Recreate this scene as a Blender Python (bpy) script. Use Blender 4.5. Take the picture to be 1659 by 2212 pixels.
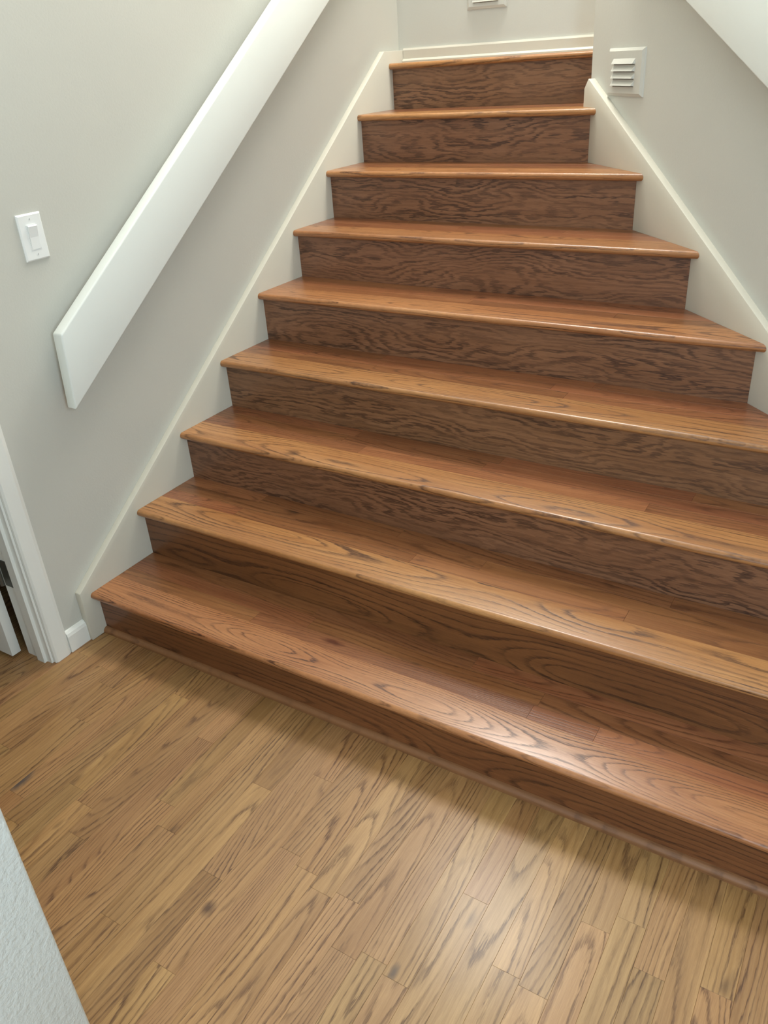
import bpy, bmesh, math, random
from mathutils import Matrix, Vector

# ------------------------------------------------------------------ clear
for o in list(bpy.data.objects):
    bpy.data.objects.remove(o, do_unlink=True)
SC = bpy.context.scene
COL = SC.collection
random.seed(11)

# ------------------------------------------------------------------ camera
CAM = (2.135, -1.400, 1.713)
YAW, PITCH, ROLL, FPX = 0.578, -0.507, -0.069, 1763.1
cy, sy, cp, sp = math.cos(YAW), math.sin(YAW), math.cos(PITCH), math.sin(PITCH)
fw = Vector((-sy * cp, cy * cp, sp))
rt = Vector((cy, sy, 0))
up = rt.cross(fw)
c, s = math.cos(ROLL), math.sin(ROLL)
r2, u2 = c * rt + s * up, -s * rt + c * up
cam_data = bpy.data.cameras.new('camera')
cam_data.sensor_fit = 'VERTICAL'
cam_data.sensor_height = 36.0
cam_data.sensor_width = 27.0
cam_data.lens = FPX / 2212.0 * 36.0
cam_data.clip_start = 0.02
cam = bpy.data.objects.new('camera', cam_data)
COL.objects.link(cam)
cam.matrix_world = Matrix(((r2.x, u2.x, -fw.x, CAM[0]), (r2.y, u2.y, -fw.y, CAM[1]),
                           (r2.z, u2.z, -fw.z, CAM[2]), (0, 0, 0, 1)))
SC.camera = cam

# ------------------------------------------------------------------ world, light, exposure
world = bpy.data.worlds.new('world')
SC.world = world
world.use_nodes = True
bg = world.node_tree.nodes['Background']
bg.inputs['Color'].default_value = (0.75, 0.87, 1.0, 1)
bg.inputs['Strength'].default_value = 0.55


def area(name, loc, target, sx, sy_, power, col):
    d = bpy.data.lights.new(name, 'AREA')
    d.shape = 'RECTANGLE'
    d.size, d.size_y, d.energy, d.color = sx, sy_, power, col
    o = bpy.data.objects.new(name, d)
    COL.objects.link(o)
    o.location = loc
    o.rotation_euler = (Vector(target) - Vector(loc)).to_track_quat('-Z', 'Y').to_euler()
    return o


# soft lamp under the stairwell ceiling, daylight from the room window behind the viewer, added side and hall fills
area('stair_window', (0.62, 2.26, 3.65), (1.15, -0.7, 0.0), 0.95, 1.3, 134, (1.0, 0.96, 0.90))
area('stairwell_lamp', (0.9, 0.3, 4.35), (0.9, 0.3, 0), 1.6, 1.6, 14, (1.0, 0.93, 0.84))
area('rear_window_daylight', (2.3, -3.12, 1.7), (0.3, 0.0, 1.3), 1.2, 1.7, 24, (0.80, 0.91, 1.0))
area('side_fill_light', (3.07, -1.45, 1.8), (0.0, -0.7, 1.5), 1.0, 1.4, 62, (0.66, 0.84, 1.0))  # unseen bluish fill, added to brighten the near and left walls
area('hall_fill_light', (1.7, -1.3, 4.35), (1.5, -0.8, 0), 1.0, 1.0, 5, (1.0, 0.92, 0.82))  # unseen warm fill, added for the floor and lower steps

VS = SC.view_settings
SC.display_settings.display_device = 'sRGB'
VS.view_transform = 'Standard'
VS.look = 'None'
VS.gamma = 1.0
VS.use_curve_mapping = False
VS.exposure = 0.18


# ------------------------------------------------------------------ node helper
class NT:
    def __init__(self, name):
        self.m = bpy.data.materials.new(name)
        self.m.use_nodes = True
        self.t = self.m.node_tree
        self.bsdf = self.t.nodes['Principled BSDF']

    def _set(self, sock, v):
        if hasattr(v, 'is_linked'):
            self.t.links.new(v, sock)
        elif isinstance(v, (tuple, list)):
            sock.default_value = tuple(v) + ((1,) if len(v) == 3 and sock.type == 'RGBA' else ())
        else:
            sock.default_value = v

    def math(self, op, a, b=0.0, cc=None, clamp=False):
        n = self.t.nodes.new('ShaderNodeMath')
        n.operation = op
        n.use_clamp = clamp
        self._set(n.inputs[0], a)
        self._set(n.inputs[1], b)
        if cc is not None:
            self._set(n.inputs[2], cc)
        return n.outputs[0]

    def vec(self, x, y, z):
        n = self.t.nodes.new('ShaderNodeCombineXYZ')
        for i, v in enumerate((x, y, z)):
            self._set(n.inputs[i], v)
        return n.outputs[0]

    def noise(self, v, scale=1.0, detail=2.0, rough=0.5):
        n = self.t.nodes.new('ShaderNodeTexNoise')
        self._set(n.inputs['Vector'], v)
        n.inputs['Scale'].default_value = scale
        n.inputs['Detail'].default_value = detail
        n.inputs['Roughness'].default_value = rough
        return n.outputs['Fac']

    def snoise(self, v, scale=1.0, detail=2.0, rough=0.5):
        return self.math('MULTIPLY', self.math('SUBTRACT', self.noise(v, scale, detail, rough), 0.5), 2.0)

    def ramp(self, f, stops, interp='LINEAR'):
        n = self.t.nodes.new('ShaderNodeValToRGB')
        n.color_ramp.interpolation = interp
        while len(n.color_ramp.elements) < len(stops):
            n.color_ramp.elements.new(0.5)
        for e, (p, cl) in zip(n.color_ramp.elements, stops):
            e.position = p
            e.color = (cl, cl, cl, 1) if not isinstance(cl, (tuple, list)) else tuple(cl) + (1,)
        self._set(n.inputs[0], f)
        return n.outputs[0]

    def mix(self, f, a, b):
        n = self.t.nodes.new('ShaderNodeMix')
        n.data_type = 'RGBA'
        self._set(n.inputs[0], f)
        self._set(n.inputs[6], a)
        self._set(n.inputs[7], b)
        return n.outputs[2]

    def bump(self, h, strength, dist):
        n = self.t.nodes.new('ShaderNodeBump')
        n.inputs['Strength'].default_value = strength
        n.inputs['Distance'].default_value = dist
        self._set(n.inputs['Height'], h)
        self.t.links.new(n.outputs[0], self.bsdf.inputs['Normal'])


def srgb(r, g, b):
    f = lambda v: v / 255 / 12.92 if v <= 10 else ((v / 255 + .055) / 1.055) ** 2.4
    return (f(r), f(g), f(b))


def paint(name, col, rough=0.6, peel=0.0, peel_scale=160):
    n = NT(name)
    tc = n.t.nodes.new('ShaderNodeTexCoord').outputs['Object']
    big = n.noise(tc, 3.0, 2)
    n._set(n.bsdf.inputs['Base Color'], n.mix(big, tuple(v * 0.97 for v in col), tuple(min(1, v * 1.03) for v in col)))
    n.bsdf.inputs['Roughness'].default_value = rough
    if peel:
        n.bump(n.noise(tc, peel_scale, 3, 0.6), peel, 0.004)
    return n.m


def wood(name, along, across, light, light2, dark, mode='plank', spacing=0.0055, contrast=1.0, rough=0.3,
         tone=0.12, heart=0.07, coat=0.25, cone=0.0, wob=0.13, h0=0.012, knot_at=None):
    """Oak: cut through wavy growth rings; the grain runs along one local axis, every board differs."""
    n = NT(name)
    n.m['oak'] = 1
    tc = n.t.nodes.new('ShaderNodeTexCoord').outputs['Object']
    sep = n.t.nodes.new('ShaderNodeSeparateXYZ')
    n._set(sep.inputs[0], tc)
    ax = {'x': sep.outputs[0], 'y': sep.outputs[1], 'z': sep.outputs[2]}
    oi = n.t.nodes.new('ShaderNodeObjectInfo').outputs['Random']
    wn = n.t.nodes.new('ShaderNodeTexWhiteNoise')
    wn.noise_dimensions = '1D'
    n._set(wn.inputs['W'], n.math('MULTIPLY', oi, 913.7))
    sc = n.t.nodes.new('ShaderNodeSeparateColor')
    n._set(sc.inputs[0], wn.outputs['Color'])
    ra, rb, rc = sc.outputs[0], sc.outputs[1], sc.outputs[2]
    V = n.math('ADD', ax[along], n.math('MULTIPLY', ra, 40.0))
    if across == 'yz':
        cr = n.math('SUBTRACT', ax['y'], ax['z'])
    else:
        cr = ax[across]
    U = n.math('ADD', cr, n.math('MULTIPLY', n.math('SUBTRACT', rb, 0.5), heart))
    W = n.math('MULTIPLY', rc, 50.0)

    def at(a, b, k=0.0):
        return n.vec(n.math('MULTIPLY', V, a), n.math('MULTIPLY', U, b), n.math('ADD', W, k))
    fine = n.snoise(at(26, 260), 1, 2, 0.6)
    if mode == 'plank':
        H = n.math('ADD', h0, n.math('MULTIPLY', n.snoise(at(1.3, 2.0), 1, 1), wob))
        H = n.math('ADD', H, n.math('MULTIPLY', ax[along], n.math('MULTIPLY', n.math('SUBTRACT', rc, 0.5), cone)))
        Uw = n.math('ADD', U, n.math('MULTIPLY', n.snoise(at(3.0, 16, 7), 1, 3, 0.55), 0.010))
        R = n.math('SQRT', n.math('ADD', n.math('MULTIPLY', Uw, Uw), n.math('MULTIPLY', H, H)))
        Rs = n.math('DIVIDE', R, n.math('MULTIPLY', n.math('MULTIPLY_ADD', ra, 0.8, 0.6), spacing))
        uneven = n.snoise(n.vec(n.math('MULTIPLY', R, 45.0), W, n.math('MULTIPLY', V, 0.6)), 1, 2, 0.6)
        ring = n.math('ADD', n.math('ADD', Rs, n.math('MULTIPLY', uneven, 0.8)), n.math('MULTIPLY', fine, 0.26))
    else:
        # rotary cut veneer: wild flame bands
        f1 = n.snoise(at(2.2, 6.0), 1, 2, 0.5)
        f2 = n.snoise(at(7, 45, 3), 1, 2, 0.6)
        jag = n.snoise(at(16, 190, 9), 1, 2, 0.65)
        ring = n.math('ADD', n.math('MULTIPLY', f1, 6.0), n.math('MULTIPLY', U, 45.0))
        ring = n.math('ADD', ring, n.math('MULTIPLY', f2, 0.8))
        ring = n.math('ADD', ring, n.math('MULTIPLY', jag, 0.75))
    fr = n.math('FRACT', ring)
    if mode == 'plank':
        band = n.ramp(fr, [(0.0, 0.45), (0.06, 1.0), (0.16, 0.75), (0.32, 0.14), (0.90, 0.0), (1.0, 0.35)])
    else:
        band = n.ramp(fr, [(0.0, 0.8), (0.08, 1.0), (0.34, 0.85), (0.46, 0.12), (0.92, 0.0), (1.0, 0.7)])
    pores = n.ramp(n.noise(at(38, 900, 5), 1, 2, 0.7), [(0.36, 0.0), (0.62, 1.0)])
    vary = n.ramp(n.noise(at(1.8, 20, 11), 1, 3, 0.6), [(0.34, 0.22), (0.62, 1.0)])
    d = n.math('MULTIPLY', band, n.math('MULTIPLY_ADD', pores, 0.3, 0.7))
    d = n.math('MULTIPLY', d, vary)
    d = n.math('ADD', n.math('MULTIPLY', d, 0.95 * contrast), n.math('MULTIPLY', pores, 0.16 * contrast), clamp=True)
    blot = n.math('ADD', n.math('MULTIPLY', n.noise(at(1.6, 7, 17), 1, 3, 0.6), 0.55),
                  n.math('MULTIPLY', n.noise(at(2.6, 130, 29), 1, 2, 0.6), 0.45))
    lt = n.mix(n.ramp(blot, [(0.38, 0.0), (0.62, 1.0)]), light, light2)
    colr = n.mix(d, lt, dark)
    knot = n.ramp(n.noise(at(5.5, 13, 23), 1, 2, 0.5), [(0.71, 0.0), (0.80, 0.75)])
    colr = n.mix(knot, colr, tuple(v * 0.6 for v in dark))
    if knot_at:
        # one dark knot that belongs to this board
        ka, kc, kl, kw, kcol = knot_at
        da = n.math('DIVIDE', n.math('SUBTRACT', ax[along], ka), kl)
        dc = n.math('DIVIDE', n.math('SUBTRACT', ax[across], kc), kw)
        rr = n.math('SQRT', n.math('ADD', n.math('MULTIPLY', da, da), n.math('MULTIPLY', dc, dc)))
        rr = n.math('ADD', rr, n.math('MULTIPLY', n.snoise(at(30, 60, 31), 1, 2), 0.35))
        colr = n.mix(n.ramp(rr, [(0.25, 0.9), (1.0, 0.0)]), colr, kcol)
    hs = n.t.nodes.new('ShaderNodeHueSaturation')
    n._set(hs.inputs['Color'], colr)
    n._set(hs.inputs['Value'], n.math('MULTIPLY_ADD', rc, 2 * tone, 1.0 - tone))
    n._set(hs.inputs['Hue'], n.math('MULTIPLY_ADD', ra, 0.012, 0.494))
    n._set(n.bsdf.inputs['Base Color'], hs.outputs[0])
    n._set(n.bsdf.inputs['Roughness'], n.math('MULTIPLY_ADD', d, 0.12, rough))
    n.bsdf.inputs['Coat Weight'].default_value = coat
    n.bsdf.inputs['Coat Roughness'].default_value = 0.2
    n.bump(n.math('MULTIPLY', d, -1.0), 0.18, 0.0012)
    return n.m


def metal(name, col, rough):
    n = NT(name)
    tc = n.t.nodes.new('ShaderNodeTexCoord').outputs['Object']
    n._set(n.bsdf.inputs['Base Color'], n.mix(n.noise(tc, 60, 2), tuple(v * .9 for v in col), col))
    n.bsdf.inputs['Metallic'].default_value = 0.9
    n.bsdf.inputs['Roughness'].default_value = rough
    return n.m


M_WALL = paint('greige_wall_paint', srgb(201, 201, 192), 0.62, 0.10, 150)
M_ROUGHWALL = paint('orange_peel_wall_paint', srgb(203, 205, 198), 0.6, 0.7, 85)
M_SKIRT = paint('cream_trim_paint', srgb(207, 204, 190), 0.42)
M_TRIM = paint('white_trim_paint', srgb(232, 234, 228), 0.38)
M_RAIL = paint('white_satin_paint', srgb(233, 238, 233), 0.36)
M_PLASTIC = paint('white_plastic', srgb(240, 243, 241), 0.3)
M_CEIL = paint('ceiling_paint', srgb(238, 238, 234), 0.8)
M_GREY = metal('brushed_hinge_steel', srgb(120, 122, 116), 0.45)
M_SLOT_SHADE = paint('slot_shade_paint', srgb(112, 111, 100), 0.8)  # darker wall colour, stands in for shade under the louvre hoods

T_L, T_L2, T_D = srgb(184, 132, 83), srgb(160, 106, 62), srgb(74, 41, 20)
M_FLOOR = wood('oak_floor', 'y', 'x', srgb(173, 134, 86), srgb(145, 106, 62), srgb(82, 51, 25), 'plank', 0.0095, 1.05,
               0.44, 0.12, 0.13, 0.2, cone=0.2, wob=0.045, h0=0.05)
M_NOSE = wood('oak_nosing', 'x', 'yz', T_L, T_L2, T_D, 'plank', 0.010, 1.15, 0.3, 0.06, 0.13, 0.28, wob=0.075, h0=0.045)
M_TREAD = wood('oak_tread_strip', 'x', 'y', srgb(154, 103, 66), srgb(130, 80, 48), srgb(70, 37, 18), 'plank', 0.009,
               0.9, 0.28, 0.14, 0.12, 0.3, cone=0.14, wob=0.05, h0=0.05)
M_RISER = wood('oak_riser_veneer', 'x', 'z', srgb(144, 103, 72), srgb(121, 83, 54), srgb(60, 35, 19), 'veneer', 0.006,
               1.0, 0.38, 0.05, 0.2)
M_RISERP = wood('oak_riser_flat_sawn', 'x', 'z', srgb(134, 85, 49), srgb(112, 69, 39), srgb(54, 28, 13), 'plank',
                0.016, 1.05, 0.36, 0.05, 0.12, wob=0.15, h0=0.03)
M_SHOE = wood('oak_shoe_molding', 'x', 'yz', srgb(146, 100, 64), srgb(130, 86, 54), srgb(78, 46, 26), 'plank', 0.012,
              0.6, 0.5, 0.04, 0.06, 0.05)


# ------------------------------------------------------------------ mesh helpers
def link(name, verts, faces, mat, parent=None, origin=None, smooth=None):
    xs = [v[0] for v in verts]
    ys = [v[1] for v in verts]
    zs = [v[2] for v in verts]
    if origin is None:
        origin = ((min(xs) + max(xs)) / 2, (min(ys) + max(ys)) / 2, (min(zs) + max(zs)) / 2)
    me = bpy.data.meshes.new(name)
    me.from_pydata([(v[0] - origin[0], v[1] - origin[1], v[2] - origin[2]) for v in verts], [], faces)
    bm = bmesh.new()
    bm.from_mesh(me)
    bmesh.ops.remove_doubles(bm, verts=bm.verts, dist=1e-6)
    bmesh.ops.recalc_face_normals(bm, faces=bm.faces)
    bm.to_mesh(me)
    bm.free()
    me.materials.append(mat)
    o = bpy.data.objects.new(name, me)
    COL.objects.link(o)
    wp = Vector(origin)
    if parent is not None:
        o.parent = parent
        pw = Vector((0, 0, 0))
        q = parent
        while q is not None:
            pw += q.location
            q = q.parent
        o.location = wp - pw
    else:
        o.location = wp
    if smooth:
        me.polygons.foreach_set('use_smooth', [True] * len(me.polygons))
        try:
            me.set_sharp_from_angle(angle=math.radians(smooth))
        except Exception:
            pass
    return o


def prism(poly, z0, z1):
    n = len(poly)
    v = [(x, y, z0) for x, y in poly] + [(x, y, z1) for x, y in poly]
    f = [list(range(n))[::-1], list(range(n, 2 * n))]
    f += [[i, (i + 1) % n, n + (i + 1) % n, n + i] for i in range(n)]
    return v, f


def box(x0, x1, y0, y1, z0, z1):
    return prism([(x0, y0), (x1, y0), (x1, y1), (x0, y1)], z0, z1)


def join(*parts):
    V, F = [], []
    for v, f in parts:
        k = len(V)
        V += v
        F += [[i + k for i in q] for q in f]
    return V, F


def bevel(o, w, seg=2):
    me = o.data
    bm = bmesh.new()
    bm.from_mesh(me)
    bmesh.ops.bevel(bm, geom=[e for e in bm.edges if e.calc_face_angle(0) > 0.5], offset=w, segments=seg,
                    affect='EDGES', profile=0.5)
    bm.to_mesh(me)
    bm.free()
    me.polygons.foreach_set('use_smooth', [True] * len(me.polygons))
    try:
        me.set_sharp_from_angle(angle=math.radians(35))
    except Exception:
        pass
    return o


def extrude(section, a, b):
    """section: list of 2-D points; a, b: functions (p) -> 3-D end points."""
    n = len(section)
    v = [a(p) for p in section] + [b(p) for p in section]
    f = [list(range(n))[::-1], list(range(n, 2 * n))]
    f += [[i, (i + 1) % n, n + (i + 1) % n, n + i] for i in range(n)]
    return v, f


def empty(name, loc):
    o = bpy.data.objects.new(name, None)
    o.empty_display_size = 0.1
    COL.objects.link(o)
    o.location = loc
    return o


def structure(o):
    o['kind'] = 'structure'
    return o


def thing(o, label, cat, group=None):
    o['label'] = label
    o['category'] = cat
    if group:
        o['group'] = group
    return o


# ------------------------------------------------------------------ dimensions (metres)
WT = 0.027                       # skirt board thickness; x = 0 is the left skirt face
CR = 2.931                       # right skirt face: x + y = CR (the stair flares at 45 degrees)
CW = CR + WT * math.sqrt(2)      # right wall face
RUN, OVER, RISE, H1 = 0.268, 0.030, 0.190, 0.173
TH = 0.024                       # tread thickness
Y9, Z9 = 2.163, 1.688
YB = 2.305                       # back wall
XC, YC = CW - 1.971, 1.971       # end corner of the right wall
TOP = 4.4


def ty(k):
    return (k - 1) * RUN if k < 9 else Y9


def tz(k):
    return H1 + (k - 1) * RISE if k < 9 else Z9


# ------------------------------------------------------------------ walls and ceiling
DOOR0, DOOR1, DH = -0.182, -0.950, 2.05
WX0, WX1 = -0.150, -WT
v, f = join(box(WX0, WX1, DOOR0, YB, 0, TOP), box(WX0, WX1, DOOR1, DOOR0, DH, TOP),
            box(WX0, WX1, -1.013, DOOR1, 0, TOP))
structure(link('wall_left', v, f, M_WALL))
v, f = prism([(XC, YC), (XC + (YB - YC), YB), (3.3, YB), (3.3, -3.2), (3.104, -3.2), (3.104, -0.15)], 0, TOP)
structure(link('wall_right', v, f, M_WALL))
v, f = box(WX0, 3.3, YB, YB + 0.12, 0, TOP)
structure(link('wall_back', v, f, M_WALL))
v, f = prism([(WX0, -3.2), (1.192, -3.2), (1.192, -1.013), (WX0, -1.013)], 0, TOP)
o = structure(link('wall_near', v, f, M_ROUGHWALL))
bevel(o, 0.006, 3)
WY0, WZ0, WZ1 = -3.2, 0.6, 2.5
v, f = join(box(1.192, 3.104, -3.32, -3.2, 0, WZ0), box(1.192, 3.104, -3.32, -3.2, WZ1, TOP),
            box(1.192, 1.3, -3.32, -3.2, WZ0, WZ1), box(3.0, 3.104, -3.32, -3.2, WZ0, WZ1))
structure(link('wall_rear', v, f, M_WALL))
v, f = box(WX0, 3.3, -3.32, YB + 0.12, TOP, TOP + 0.1)
structure(link('ceiling', v, f, M_CEIL))
# the room behind the door
v, f = join(box(-2.1, -2.0, -2.4, 0.7, 0, 2.5), box(-2.1, WX0, 0.6, 0.7, 0, 2.5), box(-2.1, WX0, -2.4, -2.3, 0, 2.5),
            box(-2.1, WX0, -2.4, 0.7, 2.5, 2.6))
structure(link('wall_side_room', v, f, M_WALL))

# ------------------------------------------------------------------ floor: planks one by one
floor = structure(link('floor', *join(box(-2.1, 3.3, -3.32, 0.06, -0.06, -0.014), box(-2.1, -0.15, 0.06, 0.7, -0.06, -0.014)), M_FLOOR))


def plank_mesh(x0, x1, y0, y1, z0, z1, xr0=None, xr1=None, ch=0.0003):
    """chamfered board; xr0/xr1 give the right end x at y0 and y1 when it is cut at an angle"""
    a = x1 if xr0 is None else xr0
    b = x1 if xr1 is None else xr1
    base = [(x0, y0), (a, y0), (b, y1), (x0, y1)]
    top = [(x0 + ch, y0 + ch), (a - ch, y0 + ch), (b - ch, y1 - ch), (x0 + ch, y1 - ch)]
    V = [(x, y, z0) for x, y in base] + [(x, y, z1 - ch) for x, y in base] + [(x, y, z1) for x, y in top]
    F = [[3, 2, 1, 0]]
    for k in (0, 4):
        F += [[k + i, k + (i + 1) % 4, k + 4 + (i + 1) % 4, k + 4 + i] for i in range(4)]
    F.append([8, 9, 10, 11])
    return V, F


PW = 0.0655
PX0 = 0.518 - PW * 17
FIXED = {}
for px, py in ((0.29, -0.332), (0.55, -0.553), (0.88, -0.757), (0.985, -0.552), (0.965, -0.275), (1.16, -0.406),
               (1.32, -0.445), (1.49, -0.539), (1.85, -0.239), (2.02, -0.287), (0.67, -0.2155)):
    FIXED.setdefault(int((px - PX0) // PW), []).append(py)
rest_v, rest_f = [], []
NROW = 0
row = 0
x = PX0
while x < 2.75:
    fx = sorted(FIXED.get(row, []))
    yy = 0.058 if x + PW > -0.15 else 0.595
    cuts = [yy]
    if fx:
        for q in reversed(fx):
            cuts.append(q)
        yy = fx[0]
    else:
        yy -= random.uniform(0.12, 0.75)
        cuts.append(yy)
    while yy > -1.3:
        yy -= random.uniform(0.35, 1.05)
        cuts.append(yy)
    for a, b in zip(cuts[:-1], cuts[1:]):
        g = 0.00012
        zt = random.uniform(-0.00015, 0.0)
        segs = [(b + g, a - g)]
        V, F = plank_mesh(x + g, x + PW - g, b + g, a - g, -0.014, zt)
        link('plank', V, F, M_FLOOR, floor)
        NROW += 1
    x += PW
    row += 1
    FIXED.setdefault(row, FIXED.get(row, []))
    last = yy
    # the rest of the row runs on behind the viewer
    k = len(rest_v)
    V, F = plank_mesh(x - PW + 0.0003, x - 0.0003, -3.2, yy - 0.0003, -0.014, -0.0002)
    rest_v += V
    rest_f += [[i + k for i in q] for q in F]
XEND = x
x = -2.0
while x < 3.2:
    if x + PW < PX0 or x > XEND - 0.001:
        k = len(rest_v)
        V, F = plank_mesh(x, x + PW - 0.0005, -3.2, 0.058 if x > -0.2 else 0.595, -0.014, -0.0002)
        rest_v += V
        rest_f += [[i + k for i in q] for q in F]
    x += PW
o = link('far_planks', rest_v, rest_f, M_FLOOR, floor)
o['kind'] = 'stuff'

# ------------------------------------------------------------------ staircase
stair = thing(empty('staircase', (1.4, 0.0, 0.0)),
              'flared staircase of nine stained oak steps widening toward the floor', 'staircase')
NB = 0.126                       # depth of the nosing board


def xr(y):
    """right-hand limit of the steps: the skirt, then the end face of the right wall"""
    if y <= YC - 0.001:
        return CR - y
    return XC + (y - YC)


def nosing(k, parent):
    y0, z1 = ty(k), tz(k)
    z0 = z1 - TH
    r = TH / 2
    sec = []
    for i in range(11):
        t = math.pi / 2 + math.pi * i / 10
        sec.append((y0 + r + r * math.cos(t), z1 - r + r * math.sin(t)))
    nb = NB if k < 9 else YB - Y9 - 0.008
    sec += [(y0 + nb, z0), (y0 + nb, z1)]
    if k < 8:
        R = lambda y: CR - y
    elif k == 8:
        R = lambda y: CR - min(y, YC - 0.0)
    else:
        R = lambda y: XC + (y - YC) - 0.0005
    V, F = extrude(sec, lambda p: (0.0004, p[0], p[1]), lambda p: (R(p[0]) - 0.0004, p[0], p[1]))
    return link('tread', V, F, M_NOSE, parent, smooth=40)


for k in range(1, 10):
    t = nosing(k, stair)
    if k < 9:
        # three rows of strip flooring behind the nosing board
        ya, yb = ty(k) + NB, ty(k + 1) + OVER + 0.0002
        nr = 3
        w = (yb - ya) / nr
        for q in range(nr):
            y0, y1 = ya + q * w + 0.0003, ya + (q + 1) * w - 0.0003
            xe0, xe1 = xr(y0), xr(y1)
            ends = [0.0004]
            fixed = {(1, 0): [0.6, 1.54, 1.72], (2, 0): [0.34, 1.04, 1.70], (2, 1): [1.25]}.get((k, q))
            if fixed:
                ends += fixed
            else:
                xx = random.uniform(0.25, 0.9)
                while xx < min(xe0, xe1) - 0.2:
                    ends.append(xx)
                    xx += random.uniform(0.35, 1.0)
            for i, a in enumerate(ends):
                lastp = i == len(ends) - 1
                b = ends[i + 1] if not lastp else min(xe0, xe1)
                V, F = plank_mesh(a + 0.0002, b - 0.0002, y0, y1, tz(k) - 0.019,
                                  tz(k) - random.uniform(0.0, 0.0002),
                                  xe0 - 0.0004 if lastp else None, xe1 - 0.0004 if lastp else None)
                link('plank', V, F, M_TREAD, t)
    # riser below this tread
    yf = ty(k) + OVER
    z0 = 0.0 if k == 1 else tz(k - 1) - 0.03
    z1 = tz(k) - TH
    R = lambda y: xr(y) - 0.0005
    V, F = extrude([(yf, z0), (yf, z1), (yf + 0.018, z1), (yf + 0.018, z0)],
                   lambda p: (0.0004, p[0], p[1]), lambda p: (R(p[0]), p[0], p[1]))
    link('riser', V, F, M_RISERP if k in (1, 2) else M_RISER, stair)
# shoe moulding at the foot of the first riser (quarter round)
yf = OVER
sec = [(yf, 0), (yf, 0.019)]
for i in range(1, 8):
    a = math.pi / 2 * i / 8
    sec.append((yf - 0.017 * math.sin(a), 0.004 + 0.015 * math.cos(a)))
sec += [(yf - 0.017, 0.004), (yf - 0.017, 0.0)]
V, F = extrude(sec, lambda p: (0.0004, p[0], p[1]), lambda p: (CR - p[0] - 0.001, p[0], p[1]))
link('shoe_molding', V, F, M_SHOE, stair, smooth=50)

# ------------------------------------------------------------------ skirt boards and baseboards
SL = 0.7155                      # slope of the skirt top edge
SZ0, SY0 = 0.197, -0.021         # lower end of the left skirt top
SY1 = SY0 + (1.7365 - SZ0) / SL
left_poly = [(-0.037, 0.0), (YB, 0.0), (YB, 1.7365), (SY1, 1.7365), (SY0 - 0.016, SZ0 - 0.004), (-0.037, SZ0 - 0.03)]
V, F = extrude(left_poly, lambda p: (-WT, p[0], p[1]), lambda p: (0.0, p[0], p[1]))
o = structure(link('trim_1', V, F, M_SKIRT))
bevel(o, 0.0022, 2)

# right skirt: in the 45 degree plane, measured by y; top edge z(y) falls toward the floor
sl_r = 0.7385
ZT = lambda y: 1.588 + (y - 1.915) * sl_r
ye = YC - WT / math.sqrt(2)
right_poly = [(ye, 1.31), (ye, 1.565), (1.930, ZT(1.930)), (-0.08, ZT(-0.08)), (-0.10, 0.10), (-0.10, 0.0), (0.2, 0.0)]
h2 = WT / math.sqrt(2)
V, F = extrude(right_poly, lambda p: (CR - p[0], p[0], p[1]),
               lambda p: (CR - p[0] + h2, p[0] + h2, p[1]))
o = structure(link('trim_2', V, F, M_SKIRT))
bevel(o, 0.0022, 2)

# back wall baseboard with its shoe strip
V, F = extrude([(YB, Z9), (YB, Z9 + 0.056), (YB - 0.008, Z9 + 0.056), (YB - 0.012, Z9 + 0.048), (YB - 0.012, Z9)],
               lambda p: (0.001, p[0], p[1]), lambda p: (XC + p[0] - YC - 0.001, p[0], p[1]))
bb = structure(link('baseboard_back', V, F, M_SKIRT))
V, F = extrude([(YB - 0.012, Z9), (YB - 0.012, Z9 + 0.014), (YB - 0.017, Z9 + 0.012), (YB - 0.022, Z9 + 0.006), (YB - 0.022, Z9)],
               lambda p: (0.001, p[0], p[1]), lambda p: (XC + p[0] - YC - 0.001, p[0], p[1]))
link('shoe_molding', V, F, M_SKIRT, bb)
# short baseboard between the door casing and the skirt
prof = [(-WT, 0.0), (-0.012, 0.0), (-0.012, 0.062), (-0.015, 0.073), (-0.021, 0.081), (-WT, 0.083)]
V, F = extrude(prof, lambda p: (p[0], -0.1175, p[1]), lambda p: (p[0], -0.0375, p[1]))
structure(link('baseboard_left', V, F, M_TRIM))

# ------------------------------------------------------------------ door: casing, jamb, stop, leaf, hinge
door = structure(empty('door_1', (-0.08, -0.57, 0.0)))
CF = -0.012                       # casing face
cas = [(-WT, DOOR0), (CF - 0.006, DOOR0), (CF, DOOR0 + 0.006), (CF, DOOR0 + 0.05), (CF - 0.005, -0.119), (-WT, -0.118)]
V, F = prism(cas, 0, DH + 0.0)
link('casing', V, F, M_TRIM, door)
cas2 = [(-WT, DOOR1), (CF - 0.006, DOOR1), (CF, DOOR1 - 0.006), (CF, DOOR1 - 0.05), (CF - 0.005, DOOR1 - 0.061), (-WT, DOOR1 - 0.062)]
V, F = prism(cas2[::-1], 0, DH)
link('casing', V, F, M_TRIM, door)
V, F = box(-WT, CF, DOOR1 - 0.062, -0.118, DH, DH + 0.061)
link('casing', V, F, M_TRIM, door)
# lining of the opening
JT = 0.008
V, F = join(box(WX0, -WT - 0.001, DOOR0 - JT, DOOR0 - 0.0005, 0, DH), box(WX0, -WT - 0.001, DOOR1 + 0.0005, DOOR1 + JT, 0, DH),
            box(WX0, -WT - 0.001, DOOR1 + JT, DOOR0 - JT, DH - JT, DH - 0.0005))
link('jamb', V, F, M_TRIM, door)
V, F = join(box(-0.088, -0.052, DOOR0 - JT - 0.011, DOOR0 - JT, 0, DH - JT), box(-0.088, -0.052, DOOR1 + JT, DOOR1 + JT + 0.011, 0, DH - JT))
link('door_stop', V, F, M_TRIM, door)
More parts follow.
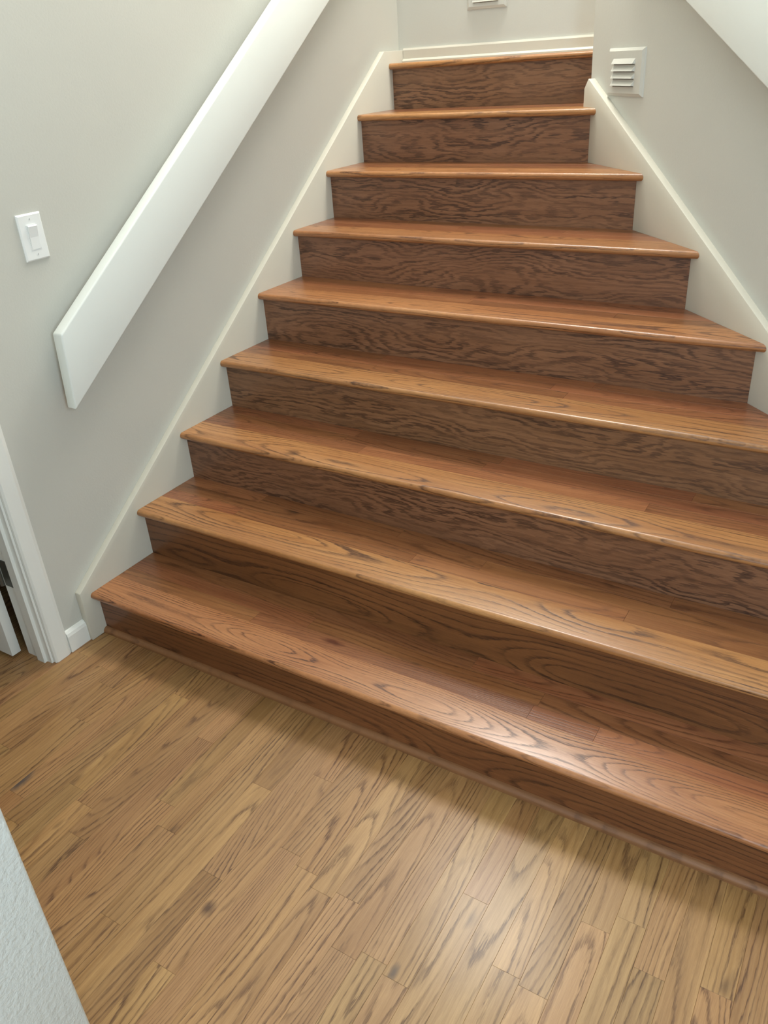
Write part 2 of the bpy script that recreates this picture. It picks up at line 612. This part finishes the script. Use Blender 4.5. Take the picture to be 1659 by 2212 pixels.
# leaf stands open into the side room
LX1, LY0, LY1 = -0.168, -0.238, -0.203
leaf = link('door_leaf', *box(LX1 - 0.72, LX1, LY0, LY1, 0.012, 2.02), M_TRIM, door)
bevel(leaf, 0.002, 2)
for (a, b) in ((0.18, 0.95), (1.10, 1.88)):
    pa = link('panel', *box(LX1 - 0.60, LX1 - 0.12, LY0 - 0.004, LY0 + 0.001, a, b), M_TRIM, leaf)
    bevel(pa, 0.003, 1)
hin = link('hinge', *join(box(-0.142, -0.106, DOOR0 - JT - 0.0025, DOOR0 - JT, 0.285, 0.385),
                          box(LX1 + 0.0, LX1 + 0.0025, LY0 + 0.004, LY1, 0.285, 0.385)), M_GREY, door)
n = 12
cyl = []
for i in range(n):
    a = 2 * math.pi * i / n
    cyl.append((-0.154 + 0.007 * math.cos(a), DOOR0 - JT - 0.006 + 0.007 * math.sin(a)))
link('hinge_pin', *prism(cyl, 0.283, 0.387), M_GREY, hin)

# ------------------------------------------------------------------ handrails (flat boards held off the wall)
def handrail_left():
    t = thing(empty('handrail', (0.04, 0.10, 0.826)),
              'white flat board handrail held off the left wall beside the light switch', 'handrail')
    sl = 0.701
    xb, xf = 0.018, 0.060
    yA, zA = 0.105, 1.055        # top corner of the lower end
    yB, zB = 0.091, 0.823        # bottom corner of the lower end
    ye = 2.25
    poly = [(yB, zB), (yA, zA), (ye, zA + (ye - yA) * sl), (ye, zB + (ye - yB) * sl)]
    V, F = extrude(poly, lambda p: (xb, p[0], p[1]), lambda p: (xf, p[0], p[1]))
    b = link('board', V, F, M_RAIL, t)
    bevel(b, 0.0055, 3)
    for y in (0.75, 1.75):
        zc = 0.94 + (y - 0.1) * sl
        link('bracket', *box(-WT, xb + 0.001, y - 0.02, y + 0.02, zc - 0.03, zc + 0.03), M_RAIL, t)


def handrail_right():
    t = thing(empty('handrail', (1.75, 1.1, 1.57)),
              'white flat board handrail on the right wall, cut off by the top right corner', 'handrail')
    cb, cf = 2.905, 2.846
    sl = 0.726
    z0 = lambda y: 1.572 + (y - 1.075) * sl
    ya, ye = 0.15, 1.80
    hgt = 0.226
    poly = [(ya, z0(ya)), (ya, z0(ya) + hgt), (ye, z0(ye) + hgt), (ye, z0(ye))]
    # same distance along the wall on both faces: shift perpendicular to the 45 degree plane
    d = (cb - cf) / 2
    V, F = extrude(poly, lambda p: (cf - p[0], p[0], p[1]), lambda p: (cf - p[0] + d, p[0] + d, p[1]))
    b = link('board', V, F, M_RAIL, t)
    bevel(b, 0.0055, 3)
    dw = (CW - cb) / 2
    for y in (0.5, 1.4):
        zc = z0(y) + 0.11
        p = [(y - 0.02, zc - 0.03), (y + 0.02, zc - 0.03), (y + 0.02, zc + 0.03), (y - 0.02, zc + 0.03)]
        V, F = extrude(p, lambda q: (cb - q[0] - 0.001, q[0] - 0.001, q[1]), lambda q: (cb - q[0] + dw, q[0] + dw, q[1]))
        link('bracket', V, F, M_RAIL, t)


handrail_left()
handrail_right()

# ------------------------------------------------------------------ light switch
sw = thing(empty('light_switch', (-WT, 0.1565, 1.322)),
           'white rocker light switch plate on the left wall beside the handrail', 'switch')
x0 = -WT
p = [(0.1155, 1.2575), (0.1975, 1.2575), (0.1975, 1.386), (0.1155, 1.386)]
q = [(y + (0.004 if y < 0.15 else -0.004), z + (0.004 if z < 1.3 else -0.004)) for y, z in p]
V = [(x0, a, b) for a, b in p] + [(x0 + 0.003, a, b) for a, b in p] + [(x0 + 0.0065, a, b) for a, b in q]
F = [[3, 2, 1, 0], [8, 9, 10, 11]]
for k in (0, 4):
    F += [[k + i, k + (i + 1) % 4, k + 4 + (i + 1) % 4, k + 4 + i] for i in range(4)]
link('plate', V, F, M_PLASTIC, sw)
xs = x0 + 0.0065
link('rocker_frame', *join(box(xs, xs + 0.0012, 0.1390, 0.1410, 1.287, 1.357), box(xs, xs + 0.0012, 0.1720, 0.1740, 1.287, 1.357),
                           box(xs, xs + 0.0012, 0.1410, 0.1720, 1.287, 1.2885), box(xs, xs + 0.0012, 0.1410, 0.1720, 1.3555, 1.357)),
     M_PLASTIC, sw)
V, F = extrude([(xs, 1.289), (xs + 0.0015, 1.289), (xs + 0.0025, 1.322), (xs + 0.0075, 1.352), (xs + 0.004, 1.355), (xs, 1.355)],
               lambda a: (a[0], 0.1415, a[1]), lambda a: (a[0], 0.1715, a[1]))
link('rocker', V, F, M_PLASTIC, sw)
for zc in (1.274, 1.371):
    V, F = [], []
    ring = [(0.1565 + 0.003 * math.cos(2 * math.pi * i / 10), zc + 0.003 * math.sin(2 * math.pi * i / 10)) for i in range(10)]
    V, F = extrude(ring, lambda a: (xs, a[0], a[1]), lambda a: (xs + 0.0008, a[0], a[1]))
    s_ = link('screw', V, F, M_PLASTIC, sw)
    link('slot', *box(xs + 0.0008, xs + 0.001, 0.1560, 0.1570, zc - 0.0026, zc + 0.0026), M_GREY, s_)


# ------------------------------------------------------------------ louvred step lights
def step_light(origin, along, normal, W, Hh, lw, lz, label):
    """origin: lower left corner on the wall; along / normal: unit vectors in plan"""
    al, nr = Vector(along), Vector(normal)
    P = lambda a, z, d: tuple(Vector(origin) + al * a + Vector((0, 0, z)) + nr * d)
    t = thing(empty('step_light', P(W / 2, 0, 0)), label, 'light', 'louvred step light covers')
    V = [P(a, z, 0) for a, z in ((0, 0), (W, 0), (W, Hh), (0, Hh))]
    V += [P(a, z, 0.006) for a, z in ((0.003, 0.001), (W - 0.003, 0.001), (W - 0.003, Hh - 0.001), (0.003, Hh - 0.001))]
    V += [P(a, z, 0.012) for a, z in ((0.012, 0.010), (W - 0.012, 0.010), (W - 0.012, Hh - 0.009), (0.012, Hh - 0.009))]
    F = [[3, 2, 1, 0], [8, 9, 10, 11]]
    for k in (0, 4):
        F += [[k + i, k + (i + 1) % 4, k + 4 + (i + 1) % 4, k + 4 + i] for i in range(4)]
    fp = link('faceplate', V, F, M_WALL, t)
    a0 = lw[0]
    a1 = lw[1]
    for i in range(4):
        zc = lz[0] + (lz[1] - lz[0]) * i / 3
        # hooded louvre: sloping hood over a thin strip coloured as slot shade
        V = [P(a0, zc + 0.016, 0.012), P(a1, zc + 0.016, 0.012), P(a1 - 0.003, zc, 0.023), P(a0 + 0.003, zc, 0.023),
             P(a1, zc - 0.001, 0.012), P(a0, zc - 0.001, 0.012)]
        F = [[0, 1, 2, 3], [3, 2, 4, 5], [0, 3, 5], [1, 4, 2], [0, 5, 4, 1]]
        lo = link('louver', V, F, M_WALL, t)
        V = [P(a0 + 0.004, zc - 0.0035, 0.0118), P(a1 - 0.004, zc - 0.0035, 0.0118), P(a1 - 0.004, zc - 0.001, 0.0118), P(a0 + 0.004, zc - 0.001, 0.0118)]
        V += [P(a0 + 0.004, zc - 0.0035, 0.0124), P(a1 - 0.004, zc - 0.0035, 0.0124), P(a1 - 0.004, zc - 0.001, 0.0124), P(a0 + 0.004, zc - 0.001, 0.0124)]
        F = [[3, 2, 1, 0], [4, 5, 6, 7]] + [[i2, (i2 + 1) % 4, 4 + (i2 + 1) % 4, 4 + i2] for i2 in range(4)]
        link('slot', V, F, M_SLOT_SHADE, lo)


q2 = 1 / math.sqrt(2)
step_light((CW - 1.8705, 1.8705, 1.5435), (q2, -q2, 0), (-q2, -q2, 0), 0.253, 0.149, (0.047, 0.200), (0.034, 0.101),
           'wall coloured louvred step light cover on the right wall above the skirt board')
step_light((0.322, YB, 1.868), (1, 0, 0), (0, -1, 0), 0.186, 0.149, (0.03, 0.15), (0.026, 0.098),
           'wall coloured louvred step light cover on the back wall above the top step')

# ------------------------------------------------------------------ single knots on particular boards
FLOOR_ARGS = ('y', 'x', srgb(173, 134, 86), srgb(145, 106, 62), srgb(82, 51, 25), 'plank', 0.0095, 1.05,
              0.44, 0.12, 0.13, 0.2, 0.2, 0.045, 0.05)
TREAD_ARGS = ('x', 'y', srgb(154, 103, 66), srgb(130, 80, 48), srgb(70, 37, 18), 'plank', 0.009,
              0.9, 0.28, 0.14, 0.12, 0.3, 0.14, 0.05, 0.05)


def world_origin(o):
    w = Vector((0, 0, 0))
    while o is not None:
        w += o.location
        o = o.parent
    return w


KNOTS = [((0.520, 0.508, 0.363), 0.05, 0.020, srgb(48, 28, 18), TREAD_ARGS), ((0.325, -0.585, 0.0), 0.055, 0.022, srgb(66, 60, 58), FLOOR_ARGS),
         ((1.062, -0.625, 0.0), 0.026, 0.018, srgb(70, 44, 24), FLOOR_ARGS), ((1.52, -0.545, 0.0), 0.030, 0.012, srgb(70, 52, 38), FLOOR_ARGS),
         ((0.90, 0.16, 0.173), 0.05, 0.016, srgb(84, 40, 22), TREAD_ARGS)]
for (kx, ky, kz), kl, kw, kcol, args in KNOTS:
    best = None
    for o in bpy.data.objects:
        if o.type == 'MESH' and o.name.split('.')[0] == 'plank':
            w = world_origin(o)
            vs = o.data.vertices
            hx = max(v.co.x for v in vs)
            hy = max(v.co.y for v in vs)
            if abs(w.x - kx) <= hx and abs(w.y - ky) <= hy and abs(w.z - kz) < 0.03:
                best = (o, w)
    if best:
        o, w = best
        la, lc = (ky - w.y, kx - w.x) if args is FLOOR_ARGS else (kx - w.x, ky - w.y)
        o.data.materials[0] = wood('oak_board_with_knot', *args, knot_at=(la, lc, kl, kw, kcol))
